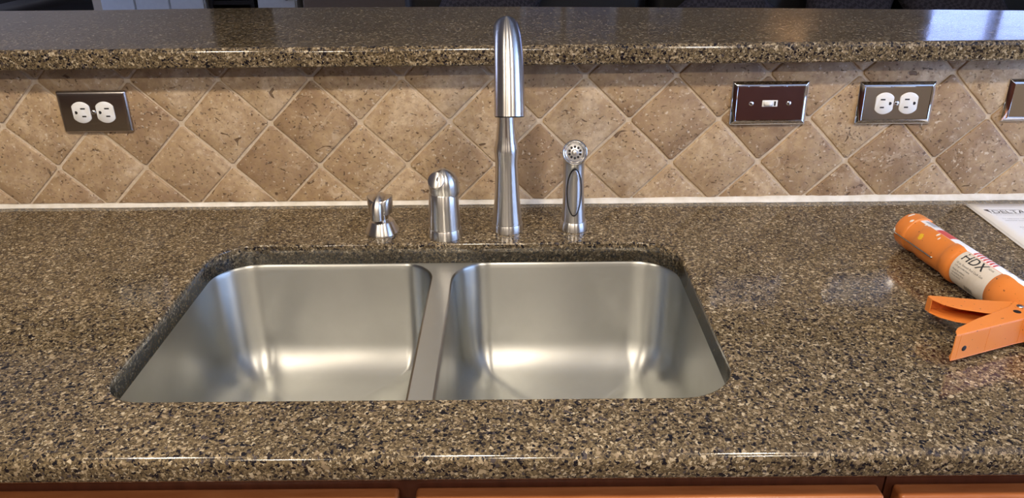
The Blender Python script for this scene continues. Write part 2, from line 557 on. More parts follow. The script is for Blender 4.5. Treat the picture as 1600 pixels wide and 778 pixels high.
P = .146
rt = random.Random(11)
def tile(cx, cz):
    h = P/2 - .0024
    cs = [(cx+h, cz), (cx, cz+h), (cx-h, cz), (cx, cz-h)]
    cs = [(x+rt.uniform(-.0009, .0009), z+rt.uniform(-.0009, .0009)) for x, z in cs]
    poly = []
    for i in range(4):
        a, b, pz = Vector(cs[i]), Vector(cs[(i+1) % 4]), Vector(cs[i-1])
        # rounded corner
        poly.append(tuple(a.lerp(pz, .035))); poly.append(tuple(a.lerp(b, .035)))
        for t in (.35, .68):
            q = a.lerp(b, t+rt.uniform(-.06, .06))
            nrm = Vector((b.y-a.y, a.x-b.x)).normalized()
            poly.append(tuple(q + nrm*rt.uniform(-.0009, .0005)))
    poly = clip(poly, 1, .0072, True)
    if len(poly) > 2: poly = clip(poly, 1, LEDGE_B-.0015, False)
    if len(poly) > 2: poly = clip(poly, 0, XW0+.002, True)
    if len(poly) > 2: poly = clip(poly, 0, XW1-.002, False)
    if len(poly) < 3: return
    c = Vector((sum(p[0] for p in poly)/len(poly), sum(p[1] for p in poly)/len(poly)))
    # drop near-duplicate points
    pp = [poly[0]]
    for p in poly[1:]:
        if (Vector(p)-Vector(pp[-1])).length > .0008: pp.append(p)
    if (Vector(pp[0])-Vector(pp[-1])).length < .0008: pp.pop()
    if len(pp) < 3: return
    yf = rt.uniform(-.0010, .0006)
    ty, tx = rt.uniform(-.006, .006), rt.uniform(-.006, .006)
    def inset(d, y):
        out = []
        for p in pp:
            v = Vector(p)-c
            l = v.length
            q = c + v*max(0, (l-d)/l)
            out.append((q.x, y + (q.x-c.x)*tx + (q.y-c.y)*ty if y < .0025 else y, q.y))
        return out
    bm = bmesh.new()
    loft(bm, [inset(0, .0030), inset(0, yf+.0019), inset(.0009, yf+.0006), inset(.0028, yf)], cap1=True)
    ob = link('tile', bm, M['tile'], wb)
    return ob
for n in range(-13, 13):
    for r in range(0, 5):
        cx = P*(n + (.5 if r % 2 else 0)); cz = -.00266 + r*P/2
        if XW0-.02 < cx < XW1+.02:
            tile(cx, cz)

# caulk bead along the joint
bm = bmesh.new()
loops = []
for i in range(261):
    x = XW0+.003 + (XW1-XW0-.006)*i/260
    w = .0075 + .0012*noise.noise(Vector((x*18, 0, 0))) + .0006*noise.noise(Vector((x*70, 3, 0)))
    w -= .0018*min(1, max(0, (.3-x)/.6))
    if x > .45: w += .001
    prof = [(.0030, .0002), (-w, .0002), (-w*.92, .0014), (-w*.55, w*.55), (-.0022, w*1.05), (.0002, w*1.12), (.0030, w*1.12)]
    loops.append([(x, y, z) for y, z in prof])
loft(bm, loops, cap0=True, cap1=True)
struct(link('trim_1', bm, M['caulk']), 'cream caulk bead along the foot of the tiled wall')

# ------------------------------------------------------------------ raised ledge
bm = bmesh.new()
pts = [(-1.7, .40), (-1.25, .393), (-1.0, .388), (-.8, .384), (-.49, .398), (0, .380), (.525, .323), (.98, .259), (1.35, .20), (1.7, .15)]
def back_y(x):
    for (a, ya), (b, yb) in zip(pts, pts[1:]):
        if a <= x <= b:
            return ya+(yb-ya)*(x-a)/(b-a)
    return pts[-1][1]
rr = .009
front = []
for k in range(7):
    a = radians(90 + 90*k/6)
    front.append((-.045+rr + rr*cos(a), LEDGE_T-rr+rr*sin(a)))
r2 = .004
for k in range(4):
    a = radians(180+90*k/3)
    front.append((-.045+r2+r2*cos(a), LEDGE_B+r2+r2*sin(a)))
loops = []
for i in range(120):
    x = -1.65 + 3.33*i/119
    by = sum(back_y(x+d) for d in (-.12, -.06, 0, .06, .12))/5
    prof = front + [(by-.004, LEDGE_B), (by, LEDGE_B+.004), (by, LEDGE_T-.005), (by-.002, LEDGE_T-.001), (by-.006, LEDGE_T)]
    loops.append([(x, y, z) for y, z in prof])
loft(bm, loops, cap0=True, cap1=True)
tag(wn(link('ledge_top', bm, M['quartz'])), 'raised brown speckled quartz bar ledge on top of the tiled half wall', 'counter')

# ------------------------------------------------------------------ counter with sink cutout
CX0, CX1, CY0, CY1 = -.4185, .2725, -.5565, -.1635
def cut(d, z):
    return rrect(CX0-d, CX1+d, CY0-d, CY1+d, [.062+d, .062+d, .050+d, .066+d], z, 12, 10)
base = cut(0, 0)
KX0, KX1, KY0, KY1 = XW0, XW1, -.650, .0030
kc = Vector(((CX0+CX1)/2, (CY0+CY1)/2))
ext = []
corners = [(KX1, KY1), (KX0, KY1), (KX0, KY0), (KX1, KY0)]
for p in base:
    d = Vector((p.x, p.y))-kc
    tx = ((KX1-kc.x) if d.x > 0 else (KX0-kc.x))/d.x if abs(d.x) > 1e-9 else 1e9
    ty = ((KY1-kc.y) if d.y > 0 else (KY0-kc.y))/d.y if abs(d.y) > 1e-9 else 1e9
    t = min(tx, ty)
    ext.append(kc+d*t)
for c in corners:
    i = min(range(len(ext)), key=lambda k: (ext[k]-Vector(c)).length)
    ext[i] = Vector(c)
def rect_loop(ins, z):
    out = []
    for q in ext:
        x = min(max(q.x, KX0+ins), KX1-ins) if True else q.x
        y = max(q.y, KY0+ins)
        y = min(y, KY1)
        out.append((x, y, z))
    return out
TH = .032
loops = []
for k in range(7):      # outer rounded top edge
    a = radians(90*k/6); r = .011
    loops.append(rect_loop(r-r*sin(a), -r+r*cos(a)))
for k in range(5):
    a = radians(90*k/4); r = .008
    loops.append(rect_loop(r-r*cos(a), -TH+r-r*sin(a)))
loops.append(cut(0, -TH))
for k in range(5):
    a = radians(90*k/4); r = .0035
    loops.append(cut(r-r*cos(a), -r+r*sin(a)))
bm = bmesh.new()
loft(bm, [[tuple(v) for v in l] for l in loops], ring=True)
bmesh.ops.remove_doubles(bm, verts=bm.verts, dist=1e-6)
tag(wn(link('countertop', bm, M['quartz'])), 'brown speckled quartz countertop with a rounded front edge around the sink', 'counter')

# ------------------------------------------------------------------ sink
FZ = -TH-.0006
sink = thing('double_bowl_sink', 'undermount stainless steel double bowl sink set in the speckled counter', 'sink', (0, 0, 0))
bm = bmesh.new()
def bowl(x0, x1, y0, y1, rc, depth=.178):
    def L(i, z, extra=0):
        r = [max(q-i, .018) if i > 0 else q-i for q in rc]
        return [bm.verts.new(v) for v in rrect(x0+i, x1-i, y0+i, y1-i, r, z, 14, 8)]
    rows = [L(-.0035, FZ), L(-.0012, FZ-.0008), L(0, FZ-.0035), L(.0006, FZ-.010)]
    rows += [L(.004, FZ-.07), L(.007, FZ-depth+.052)]
    cr = .050
    for k in range(1, 11):
        a = radians(86*k/10)
        rows.append(L(.007+cr*(1-cos(a)), FZ-depth+.052-cr*sin(a)))
    rows.append(L(.10, FZ-depth+.0005))
    # floor falls gently to the drain
    cx, cy = (x0+x1)/2, (y0+y1)/2
    last = rows[-1]
    dr = [bm.verts.new((cx+.045*cos(math.atan2(v.co.y-cy, v.co.x-cx)), cy+.045*sin(math.atan2(v.co.y-cy, v.co.x-cx)), FZ-depth-.004)) for v in last]
    rows.append(dr)
    for a, b in zip(rows, rows[1:]):
        n = len(a)
        for i in range(n):
            bm.faces.new((a[i], b[i], b[(i+1) % n], a[(i+1) % n]))
    bm.faces.new(dr)
    return rows[0], (cx, cy, FZ-depth-.004)
l1, d1 = bowl(-.4270, -.0945, -.566, -.1655, [.050, .074, .05, .05])
l2, d2 = bowl(-.0600, .2800, -.566, -.1640, [.074, .056, .05, .06])
# flange around and between the bowls
o = [bm.verts.new((x, y, FZ)) for x, y in ((-.452, -.590), (.305, -.590), (.305, -.142), (-.452, -.142))]
edges = [bm.edges.new((o[i], o[(i+1) % 4])) for i in range(4)]
for l in (l1, l2):
    for i in range(len(l)):
        edges.append(bm.edges.get((l[i], l[(i+1) % len(l)])))
bmesh.ops.triangle_fill(bm, use_beauty=True, use_dissolve=False, edges=edges)
bmesh.ops.recalc_face_normals(bm, faces=bm.faces)
if sum(f.normal.z for f in bm.faces) < 0:
    bmesh.ops.reverse_faces(bm, faces=bm.faces)
for l in (l1, l2):
    for i in range(len(l)):
        bm.edges.get((l[i], l[(i+1) % len(l)])).smooth = False
sk = link('sink_body', bm, M['sink'], sink, recalc=False)
sharp(sk, 50)
for d in (d1, d2):
    bm = bmesh.new()
    lathe(bm, [(.044, 0), (.046, .0015), (.044, .003), (.040, .003), (.036, .0005), (.034, -.006)], 40, Matrix.Translation(d), cap0=False, cap1=True)
    dr = link('drain', bm, M['nickel_ring'], sink)
    bm = bmesh.new()
    lathe(bm, [(.004, -.006), (.004, .004), (.009, .006), (.009, .009), (.003, .010)], 20, Matrix.Translation(d))
    link('strainer_knob', bm, M['nickel_ring'], dr)

# ------------------------------------------------------------------ cabinets under the counter
def shaker(bmx, x0, x1, y, z0, z1, rail=.055, th=.019):
    """drawer or door slab with raised centre; y = front face"""
    bx(bmx, x0, x1, y, y+th, z0, z1)
def cabinet(x0, x1, fronts, label):
    t = thing('base_cabinet', label, 'cabinet', ((x0+x1)/2, -.32, FLOOR))
    ox, oy, oz = t.location
    def lb(nm, a, b, c, d, e, f, mt, par, bev=0, seg=2):
        return box(nm, a-ox, b-ox, c-oy, d-oy, e-oz, f-oz, mt, par, bev, seg)
    top = -TH-.002
    bm = bmesh.new()
    for (a, b, c, d, e, f) in [(x0, x0+.018, -.600, -.01, FLOOR+.1, top), (x1-.018, x1, -.600, -.01, FLOOR+.1, top),
                               (x0+.018, x1-.018, -.600, -.01, FLOOR+.1, FLOOR+.118), (x0+.018, x1-.018, -.02, -.01, FLOOR+.118, top),
                               (x0+.02, x1-.02, -.53, -.02, FLOOR, FLOOR+.1)]:
        bx(bm, a-ox, b-ox, c-oy, d-oy, e-oz, f-oz)
    link('carcass', bm, M['wood'], t, smooth=False)
    bm = bmesh.new()
    for (a, b, e, f) in [(x0, x0+.03, FLOOR+.1, top), (x1-.03, x1, FLOOR+.1, top), (x0+.03, x1-.03, top-.045, top), (x0+.03, x1-.03, FLOOR+.1, FLOOR+.14)]:
        bx(bm, a-ox, b-ox, -.618-oy, -.600-oy, e-oz, f-oz)
    for (fa, fb) in fronts[:-1]:
        bx(bm, fb-.008-ox, fb+.024-ox, -.618-oy, -.600-oy, FLOOR+.14-oz, top-.045-oz)
    link('face_frame', bm, M['wood_dark'], t, smooth=False)  # darker wood colour paints in the shade between the drawer fronts
    for (fa, fb) in fronts:
        lb('drawer_front', fa, fb, -.6395, -.6185, -.215, -.0632, M['wood'], t, .004, 3)
        d = lb('cabinet_door', fa, fb, -.6395, -.6185, FLOOR+.13, -.225, M['wood'], t, .004, 3)
        bm = bmesh.new()
        bx(bm, fa+.06-ox, fb-.06-ox, -.6435-oy, -.6397-oy, FLOOR+.19-oz, -.285-oz)
        link('door_panel', bm, M['wood'], d, smooth=False)
    return t
cabinet(-.600, .4055, [(-.575, -.0885), (-.0712, .3985)], 'cherry wood sink cabinet with two false drawer fronts below the sink')
cabinet(.4075, 1.42, [(.4140, .90), (.917, 1.40)], 'cherry wood cabinet below the counter right of the sink cabinet')
cabinet(-1.60, -.602, [(-1.58, -1.105), (-1.088, -.612)], 'cherry wood cabinet below the counter left of the sink cabinet')

# ------------------------------------------------------------------ faucet family on the deck
def body(name, prof, mat, parent, seg=56, M_=None):
    bm = bmesh.new()
    lathe(bm, prof, seg, M_)
    ob = link(name, bm, mat, parent)
    return sharp(ob, 40)

# main spout
sp = thing('kitchen_faucet', 'tall brushed nickel pull-down kitchen faucet behind the middle of the sink', 'faucet', (.0200, -.1105, 0))
body('base_ring', [(.0246, .0003), (.0248, .001), (.0240, .0125), (.0236, .0132)], M['nickel'], sp)
prof = [(.0218, .0132), (.0218, .0140), (.0234, .0145)]
ctrl = [(.0234, .0145), (.0208, .039), (.0186, .071), (.0174, .100), (.0172, .112), (.0180, .122), (.0187, .131), (.0180, .1365), (.0160, .146), (.0142, .162), (.0131, .178), (.0128, .21), (.0128, .245)]
cc = catmull([(r, z, 0) for r, z in ctrl], 4)
prof += [(v.x, v.y) for v in cc[1:]]
body('post', prof, M['nickel'], sp)
bm = bmesh.new()
path = catmull([(0, 0, .243), (.0004, -.001, .268), (.001, -.006, .288), (.0016, -.017, .304), (.0026, -.034, .3125), (.004, -.052, .306), (.005, -.066, .290), (.0056, -.077, .266), (.0058, -.088, .236), (.0058, -.0955, .2085)], 5)
n = len(path)
def wr(t):
    ks = [(0, .0130), (.12, .0142), (.25, .0168), (.38, .0182), (.52, .0184), (.62, .0188), (.78, .0198), (1, .0209)]
    for (a, ra), (b, rb) in zip(ks, ks[1:]):
        if a <= t <= b: return ra+(rb-ra)*(t-a)/(b-a)
rad = [wr(i/(n-1)) for i in range(n)]
sweep(bm, path, rad, 56)
sharp(link('spray_wand', bm, M['nickel'], sp), 50)
bm = bmesh.new()
e = path[-1]; dd = (path[-1]-path[-3]).normalized()
q = dd.to_track_quat('Z', 'X').to_matrix().to_4x4()
lathe(bm, [(.0198, -.001), (.0198, .0010), (.0150, .0016), (.0145, .001)], 40, Matrix.Translation(e) @ q)
link('outlet_ring', bm, M['rubber'], sp)

# handle
hd = thing('faucet_handle', 'brushed nickel domed faucet control handle left of the tall spout', 'faucet handle', (-.0763, -.133, 0))
body('base_ring', [(.0262, .0003), (.0264, .001), (.0250, .0145), (.0246, .0152)], M['nickel'], hd)
body('post', [(.0230, .0152), (.0230, .0158), (.0243, .0164), (.0239, .032), (.0231, .050), (.0224, .0715), (.0215, .073)], M['nickel'], hd)
# domed cap: a ball whose lower rim is a slanting cut
bm = bmesh.new()
Rb = .0232
c0 = Vector((.0012, -.001, .0855))
tilt = Matrix.Translation(c0) @ Matrix.Rotation(radians(14), 4, 'X') @ Matrix.Rotation(radians(-6), 4, 'Y')
prof = [(.0215, -.0165)] + [(Rb*cos(radians(a)), (Rb*1.02)*sin(radians(a)) if a > 0 else Rb*.72*sin(radians(a))) for a in range(-66+26, 90, 7)] + [(.0006, Rb*1.02)]
prof = [(.0205, -.0150), (.0222, -.0155), (.0226, -.0148), (.0232, -.006)] + [(Rb*cos(radians(a)), Rb*1.04*sin(radians(a))) for a in range(0, 86, 7)] + [(.0008, Rb*1.04)]
lathe(bm, prof, 56, tilt)
sharp(link('dome_cap', bm, M['nickel'], hd), 50)
# stubby lever with a flat round end, turned towards the left front
bm = bmesh.new()
dl = Vector((-.23, -.79, .565)).normalized()
q = dl.to_track_quat('Z', 'Y').to_matrix().to_4x4()
lathe(bm, [(.0150, 0), (.0138, .012), (.0130, .0222), (.0126, .0234), (.0119, .0238)], 40, Matrix.Translation(c0+Vector((-.0040, .001, -.0010))) @ q)
sharp(link('lever', bm, M['nickel'], hd), 40)

# soap dispenser
sd = thing('soap_dispenser', 'short brushed nickel soap dispenser pump, leftmost fixture behind the sink', 'soap dispenser', (-.1765, -.1150, 0))
body('base', [(.0262, .0003), (.0265, .0012), (.0258, .003), (.0190, .0185), (.0178, .0200), (.0120, .0204)], M['nickel'], sd)
body('stem', [(.0112, .0200), (.0112, .044)], M['nickel_ring'], sd)
bm = bmesh.new()
# head: drum with a saddle-shaped top
seg = 56
loops = []
def sad(r, a): return .0572 + .0042*min(1, abs(r*cos(a))/.0198)**2 - .0012*(r/.0198)*abs(sin(a))
for r, zf in [(.0105, 'b0'), (.0168, 'b1'), (.0178, 'b2'), (.0192, 'm'), (.0198, 't'), (.0188, 's'), (.013, 's'), (.0065, 's'), (.0012, 's')]:
    l = []
    for i in range(seg):
        a = 2*pi*i/seg
        z = {'b0': .0325, 'b1': .0325, 'b2': .0335, 'm': .046, 't': sad(.0198, a)-.0012, 's': sad(r, a)}[zf]
        l.append((r*cos(a), r*.92*sin(a), z))
    loops.append(l)
loft(bm, loops, cap0=True, cap1=True)
sharp(link('pump_head', bm, M['nickel'], sd), 50)
bm = bmesh.new()
pp = catmull([(0, .0165, .0475), (-.0002, .010, .0520), (-.0006, .002, .0535), (-.0014, -.0065, .0522), (-.0026, -.0135, .0470), (-.003, -.0165, .0380), (-.003, -.0168, .0275)], 5)
sweep(bm, pp, [.0098]*len(pp), 32)
sharp(link('nozzle', bm, M['nickel'], sd), 50)
bm = bmesh.new()
lathe(bm, [(.0075, 0), (.0075, .0006)], 24, Matrix.Translation(Vector((-.003, -.0168, .0269))))
link('nozzle_hole', bm, M['black'], sd)

# side sprayer
ss = thing('side_sprayer', 'brushed nickel side sprayer with round nozzle face, rightmost fixture behind the sink', 'sprayer', (.1238, -.1080, 0))
body('holder_ring', [(.0222, .0003), (.0225, .0012), (.0200, .0140), (.0193, .0148)], M['nickel'], ss)
bm = bmesh.new()
path = catmull([(0, 0, .0148), (-.0003, 0, .030), (-.0008, 0, .055), (-.0013, -.0005, .092), (-.0018, -.004, .115), (-.0022, -.013, .1285), (-.0025, -.024, .1325)], 5)
ks = [.0186, .0176, .0163, .0158, .0163, .0172, .0178]
rad = []
for i in range(len(path)):
    t = i/(len(path)-1)*6; k = min(int(t), 5); rad.append(ks[k]+(ks[k+1]-ks[k])*(t-k))
sweep(bm, path, rad, 48)
bd = link('wand_body', bm, M['nickel'], ss); sharp(bd, 50)
fd = Vector((0.0, -.955, .296)).normalized()
q = fd.to_track_quat('Z', 'Y').to_matrix().to_4x4()
FM = Matrix.Translation(Vector((-.0026, -.0225, .1320))) @ q
bm = bmesh.new()
lathe(bm, [(.0165, -.004), (.0182, .001), (.0188, .006), (.0184, .0092), (.0172, .0100), (.0158, .0092), (.0150, .0066), (.0128, .0046), (.0100, .0042), (.0, .0042)][:-1] + [(.0005, .0042)], 48, FM)
face = link('spray_face', bm, M['nickel_ring'], ss); sharp(face, 60)
bm = bmesh.new(); lathe(bm, [(.0128, .0044), (.0126, .0049), (.0005, .0049)], 40, FM)
link('spray_plate', bm, M['spray_plate'], face)
for k in range(10):
    a = 2*pi*k/10+.3
    bm = bmesh.new()
    lathe(bm, [(.0019, .0042), (.0019, .0052)], 12, FM @ Matrix.Translation((.0083*cos(a), .0083*sin(a), 0)))
    link('spray_hole', bm, M['black'], face)
bm = bmesh.new()
lathe(bm, [(.0046, .0046), (.0044, .0058), (.003, .0068), (.0008, .0070)], 24, FM)
link('centre_button', bm, M['nickel'], face)
def body_r(z):
    return .0159 + .0022*max(0, (.075-z)/.05)**2 + .0012*max(0, (z-.095)/.03)**2
def oval(ax, az, lift, depth, zc, seg=40, rings=6):
    """flattened dome hugging the body front"""
    loops = []
    for j in range(rings+1):
        t = j/rings
        sc_ = cos(t*pi/2*.98); d = sin(t*pi/2*.98)
        l = []
        for i in range(seg):
            a = 2*pi*i/seg
            x = ax*sc_*cos(a); z = zc + az*sc_*sin(a)
            rb = body_r(z)
            l.append((x-.0010, -math.sqrt(max(rb*rb-x*x, 0)) - max(0, z-.083)*.16 - .0003 - lift - depth*d, z))
        loops.append(l)
    loops.insert(0, [(x, y+.004, z) for x, y, z in loops[0]])
    return loops
bm = bmesh.new(); loft(bm, oval(.0120, .0390, .0001, .0003, .0660), cap0=True, cap1=True)
link('lever_gap', bm, M['rubber'], ss)
bm = bmesh.new(); loft(bm, oval(.0100, .0368, .0004, .0022, .0662), cap0=True, cap1=True)
link('trigger_lever', bm, M['nickel'], ss)

# ------------------------------------------------------------------ wall plates
def plate(name, cat, label, x0, x1, z0, z1, mat, kind, chrome, ground=1, tilt=0.0, tz=0.0):
    t = thing(name, label, cat, ((x0+x1)/2, -.0012, (z0+z1)/2))
    W, H = (x1-x0)/2, (z1-z0)/2
    bm = bmesh.new()
    def L(i, y, r): return [Vector((v.x, -y, v.y)) for v in rrect(-W+i, W-i, -H+i, H-i, max(r-i*.6, .0004), 0, 5, 2)]
    if chrome:
        loops = [L(0, 0, .0012), L(0, .0016, .0012), L(.0005, .0022, .0012), L(.0066, .0064, .0012), L(.0072, .0065, .0012), L(.0082, .0056, .0012)]
        d = .0056
    else:
        loops = [L(0, 0, .003), L(0, .0014, .003), L(.0006, .0030, .003), L(.002, .0048, .003), L(.0042, .0060, .003), L(.0068, .0064, .003)]
        d = .0064
    t.rotation_euler = (radians(tilt), 0, 0)   # added tilt, turns the mirrored view up to the kitchen behind
    rows = loft(bm, [[tuple(v) for v in l] for l in loops], cap0=True)
    bm.faces.new(rows[-1])
    cp = link('cover_plate', bm, mat, t)
    sharp(cp, 28 if chrome else 60)
    def screw(x, z, y):
        b2 = bmesh.new()
        R = Matrix.Translation((x, y, z)) @ Matrix.Rotation(radians(90), 4, 'X')
        lathe(b2, [(.0037, -.001), (.0037, .0006), (.0030, .0013), (.0006, .0016)], 20, R)
        s = link('screw', b2, M['chrome'], t)
        a = random.uniform(0, 3)
        b2 = bmesh.new()
        bx(b2, -.0028, .0028, -.0002, .0002, -.00045, .00045)
        bmesh.ops.transform(b2, matrix=Matrix.Translation((x, y-.00165, z)) @ Matrix.Rotation(a, 4, 'Y'), verts=b2.verts)
        link('screw_slot', b2, M['black'], s, smooth=False)
    if kind == 'duplex':
        for cx in (-.0193, .0193):
            b2 = bmesh.new()
            def outl(s, y):
                pts = []
                for k in range(48):
                    a = 2*pi*k/48
                    pts.append((cx+max(-.0143, min(.0143, .0174*cos(a)))*s, -y, .0174*sin(a)*s))
                return pts
            loft(b2, [outl(1, d-.003), outl(1, d+.0008), outl(.965, d+.0013)], cap0=True, cap1=True)
            rc = sharp(link('receptacle', b2, M['white_plastic'], t), 40)
            yy = -(d+.0013)
            for sx, sz, w in ((-ground*.0035, .0063, .0075), (-ground*.0035, -.0063, .0065)):
                box('slot', cx+sx-w/2, cx+sx+w/2, yy-.00025, yy+.0006, sz-.0011, sz+.0011, M['black'], rc)
            b2 = bmesh.new()
            pts = []
            for k in range(16):
                a = 2*pi*k/16
                pts.append((cx+ground*.0085+max(-.0016, .0026*cos(a)), .0026*sin(a)))
            prism(b2, pts, 0, .0008)
            bmesh.ops.transform(b2, matrix=Matrix.Translation((0, yy+.0006, 0)) @ Matrix.Rotation(radians(90), 4, 'X'), verts=b2.verts)
            link('slot', b2, M['black'], rc, smooth=False)
        screw(0, 0, -d)
    else:
        b2 = bmesh.new()
        bx(b2, -.0124, .0124, -d-.0006, -d+.003, -.0052, .0052)
        bmesh.ops.bevel(b2, geom=list(b2.edges), offset=.0006, segments=1, affect='EDGES')
        fr = link('switch_frame', b2, M['white_plastic'], t, smooth=False)
        b2 = bmesh.new()
        vs = bx(b2, -.0100, .0060, -d-.0075, -d+.001, -.0034, .0034)
        for v in vs:
            if v.co.y < -d-.002:
                v.co.x = v.co.x*.62 - .0028
                v.co.z *= .85
        bmesh.ops.bevel(b2, geom=list(b2.edges), offset=.0007, segments=2, affect='EDGES')
        link('toggle', b2, M['white_plastic'], t)
        box('toggle_shadow_gap', .0066, .0092, -d-.0008, -d+.0004, -.0036, .0036, M['black'], t)
        screw(-.0300, 0, -d); screw(.0300, 0, -d)
    return t
plate('outlet_plate', 'outlet', 'brushed steel duplex outlet plate at the left end of the tile wall',
      -.7010, -.5885, .1325, .2010, M['plate_steel'], 'duplex', False, -1)
plate('switch_plate', 'switch', 'chrome plate with one white toggle switch between the sprayer and the chrome outlet',
      .3812, .5035, .1352, .2050, M['chrome'], 'toggle', True, 1, -3.5)
plate('outlet_plate', 'outlet', 'chrome duplex outlet plate with two white receptacles on the right of the tile wall',
      .5845, .7060, .1345, .2025, M['chrome'], 'duplex', True, 1, -3.5)
plate('switch_plate', 'switch', 'chrome wall plate cut by the right edge of the photo, above the papers',
      .8215, .9440, .1365, .2050, M['chrome'], 'toggle', True, 1, -1.5)

# ------------------------------------------------------------------ caulk gun
GP = Vector((.6115, -.1905, .0288)); GD = Vector((.12968, -.99156, 0)).normalized()
GN = Vector((-GD.y, GD.x, 0))       # towards +x (far side as seen)
cg = thing('caulk_gun', 'orange caulk gun lying on the counter with its handle towards the viewer', 'caulk gun', (GP.x, GP.y, 0))
GO = Vector((GP.x, GP.y, 0))
def gp(s, t, r):     # t measured from far side over the top
    return GP + GD*s + GN*(r*cos(t)) + Vector((0, 0, r*sin(t))) - GO
def barrel_r(s):
    ks = [(0, .0250), (.002, .0262), (.022, .0264), (.0245, .0247), (.044, .0247), (.048, .0260), (.103, .0255), (.107, .0272), (.113, .0281), (.120, .0279), (.126, .0251),
          (.194, .0251), (.198, .0270), (.204, .0282), (.213, .0280), (.220, .0266), (.285, .0264)]
    for (a, ra), (b, rb) in zip(ks, ks[1:]):
        if a <= s <= b: return ra+(rb-ra)*(s-a)/(b-a)
    return ks[-1][1]
ss_ = [0, .002, .006, .012, .018, .022, .0235, .025, .035, .044, .046, .048, .065, .08, .095, .103, .105, .107, .110, .113, .1165, .120, .123, .126, .14, .16, .18, .194, .196, .198, .201, .204, .209, .213, .2165, .22, .25, .285]
bm = bmesh.new()
outer, inner = [], []
N = 48
for s in ss_:
    t0, t1 = (radians(103), radians(103+217)) 
    if s < .0225: t0, t1 = radians(52), radians(52+345)
    outer.append([gp(s, t0+(t1-t0)*k/N, barrel_r(s)) for k in range(N+1)])
    inner.append([gp(s, t0+(t1-t0)*k/N, barrel_r(s)-.0013) for k in range(N+1)])
loops = [o_ + list(reversed(i_)) for o_, i_ in zip(outer, inner)]
loft(bm, loops, cap0=True, cap1=True)
sharp(link('barrel', bm, M['orange'], cg), 50)
# front cap plate with a hole
bm = bmesh.new()
q = (-GD).to_track_quat('Z', 'Y').to_matrix().to_4x4()
lathe(bm, [(.0252, 0), (.0246, .0018), (.012, .0018), (.011, 0)], 40, Matrix.Translation(GP-GO) @ q, cap0=True, cap1=True)
link('front_cap', bm, M['orange'], cg)
# cartridge inside
bm = bmesh.new()
q2 = GD.to_track_quat('Z', 'Y').to_matrix().to_4x4()
lathe(bm, [(.0232, .004), (.0240, .006), (.0240, .246), (.0232, .248)], 48, Matrix.Translation(GP-GO) @ q2)
ct = link('cartridge', bm, M['paper'], cg)
def patch(name, s0, s1, t0, t1, r, mat, par, ns=6, nt_=8, skew=0.0):
    b = bmesh.new()
    rows = []
    for i in range(ns+1):
        s = s0+(s1-s0)*i/ns
        rows.append([b.verts.new(gp(s+skew*(k/nt_), radians(t0+(t1-t0)*k/nt_), r)) for k in range(nt_+1)])
    for a, c in zip(rows, rows[1:]):
        for k in range(nt_): b.faces.new((a[k], a[k+1], c[k+1], c[k]))
    return link(name, b, mat, par)
CR = .02412
patch('red_print', .058, .088, 10, 98, CR, M['ink_red'], ct)
patch('grey_print', .028, .048, 30, 90, CR, M['ink_grey'], ct)
for k in range(7):
    patch('red_print', .125+.006*k, .1285+.006*k, 25, 98, CR, M['ink_red'], ct, 3, 8, .010)
patch('grey_print', .140, .150, 60, 70, CR, M['ink_grey'], ct)
for k in range(4):
    patch('grey_print', .158+.02*k, .168+.02*k, 50, 75, CR, M['ink_grey'], ct, 3, 5, .004)
# paper label
RL = .02530
patch('paper_label', .1275, .1930, 105, 240, RL, M['label'], cg, 6, 36)
lab_r = RL+.00015
def wrap_text(s, size, s0, tdeg, mat, par, name='lettering', shear=0.0, sx=1.0, bold=0):
    b = text_bm(s, size)
    bmesh.ops.triangulate(b, faces=b.faces)
    for _ in range(2):
        es = [e for e in b.edges if e.calc_length() > size*.35]
        if es: bmesh.ops.subdivide_edges(b, edges=es, cuts=1); bmesh.ops.triangulate(b, faces=[f for f in b.faces if len(f.verts) > 3])
    for v in b.verts:
        x, y = v.co.x*sx + v.co.y*shear, v.co.y
        v.co = gp(s0+x, radians(tdeg) - y/lab_r, lab_r)
    return link(name, b, mat, par, smooth=False, recalc=False)
ll = wrap_text('HDX', .0182, .1320, 136, M['ink'], cg, shear=.12, sx=1.02)
wrap_text('HDX', .0182, .1326, 136, M['ink'], ll, shear=.12, sx=1.02)
for i, (tx_, sz, s0, td) in enumerate([('10 oz. Smooth Rod Caulk Gun', .0040, .1320, 151), ('1/10 gal cradle frame', .0034, .1320, 160),
        ('Pistola de calafateo', .0030, .1320, 172), ('con varilla lisa 10 oz', .0028, .1320, 181),
        ('Thrust ratio 6:1', .0028, .1320, 190), ('', .0028, .1085, 174)]):
    if tx_: wrap_text(tx_, sz, s0, td, M['ink'], ll)
wrap_text('HD10S', .0034, .1750, 118, M['ink'], ll)
for k in range(12):
    patch('bar_mark', .1570+k*.0013, .1570+k*.0013+(.0004+.0004*((k*7) % 3 == 0)), 200, 218, lab_r, M['ink'], ll, 1, 4)
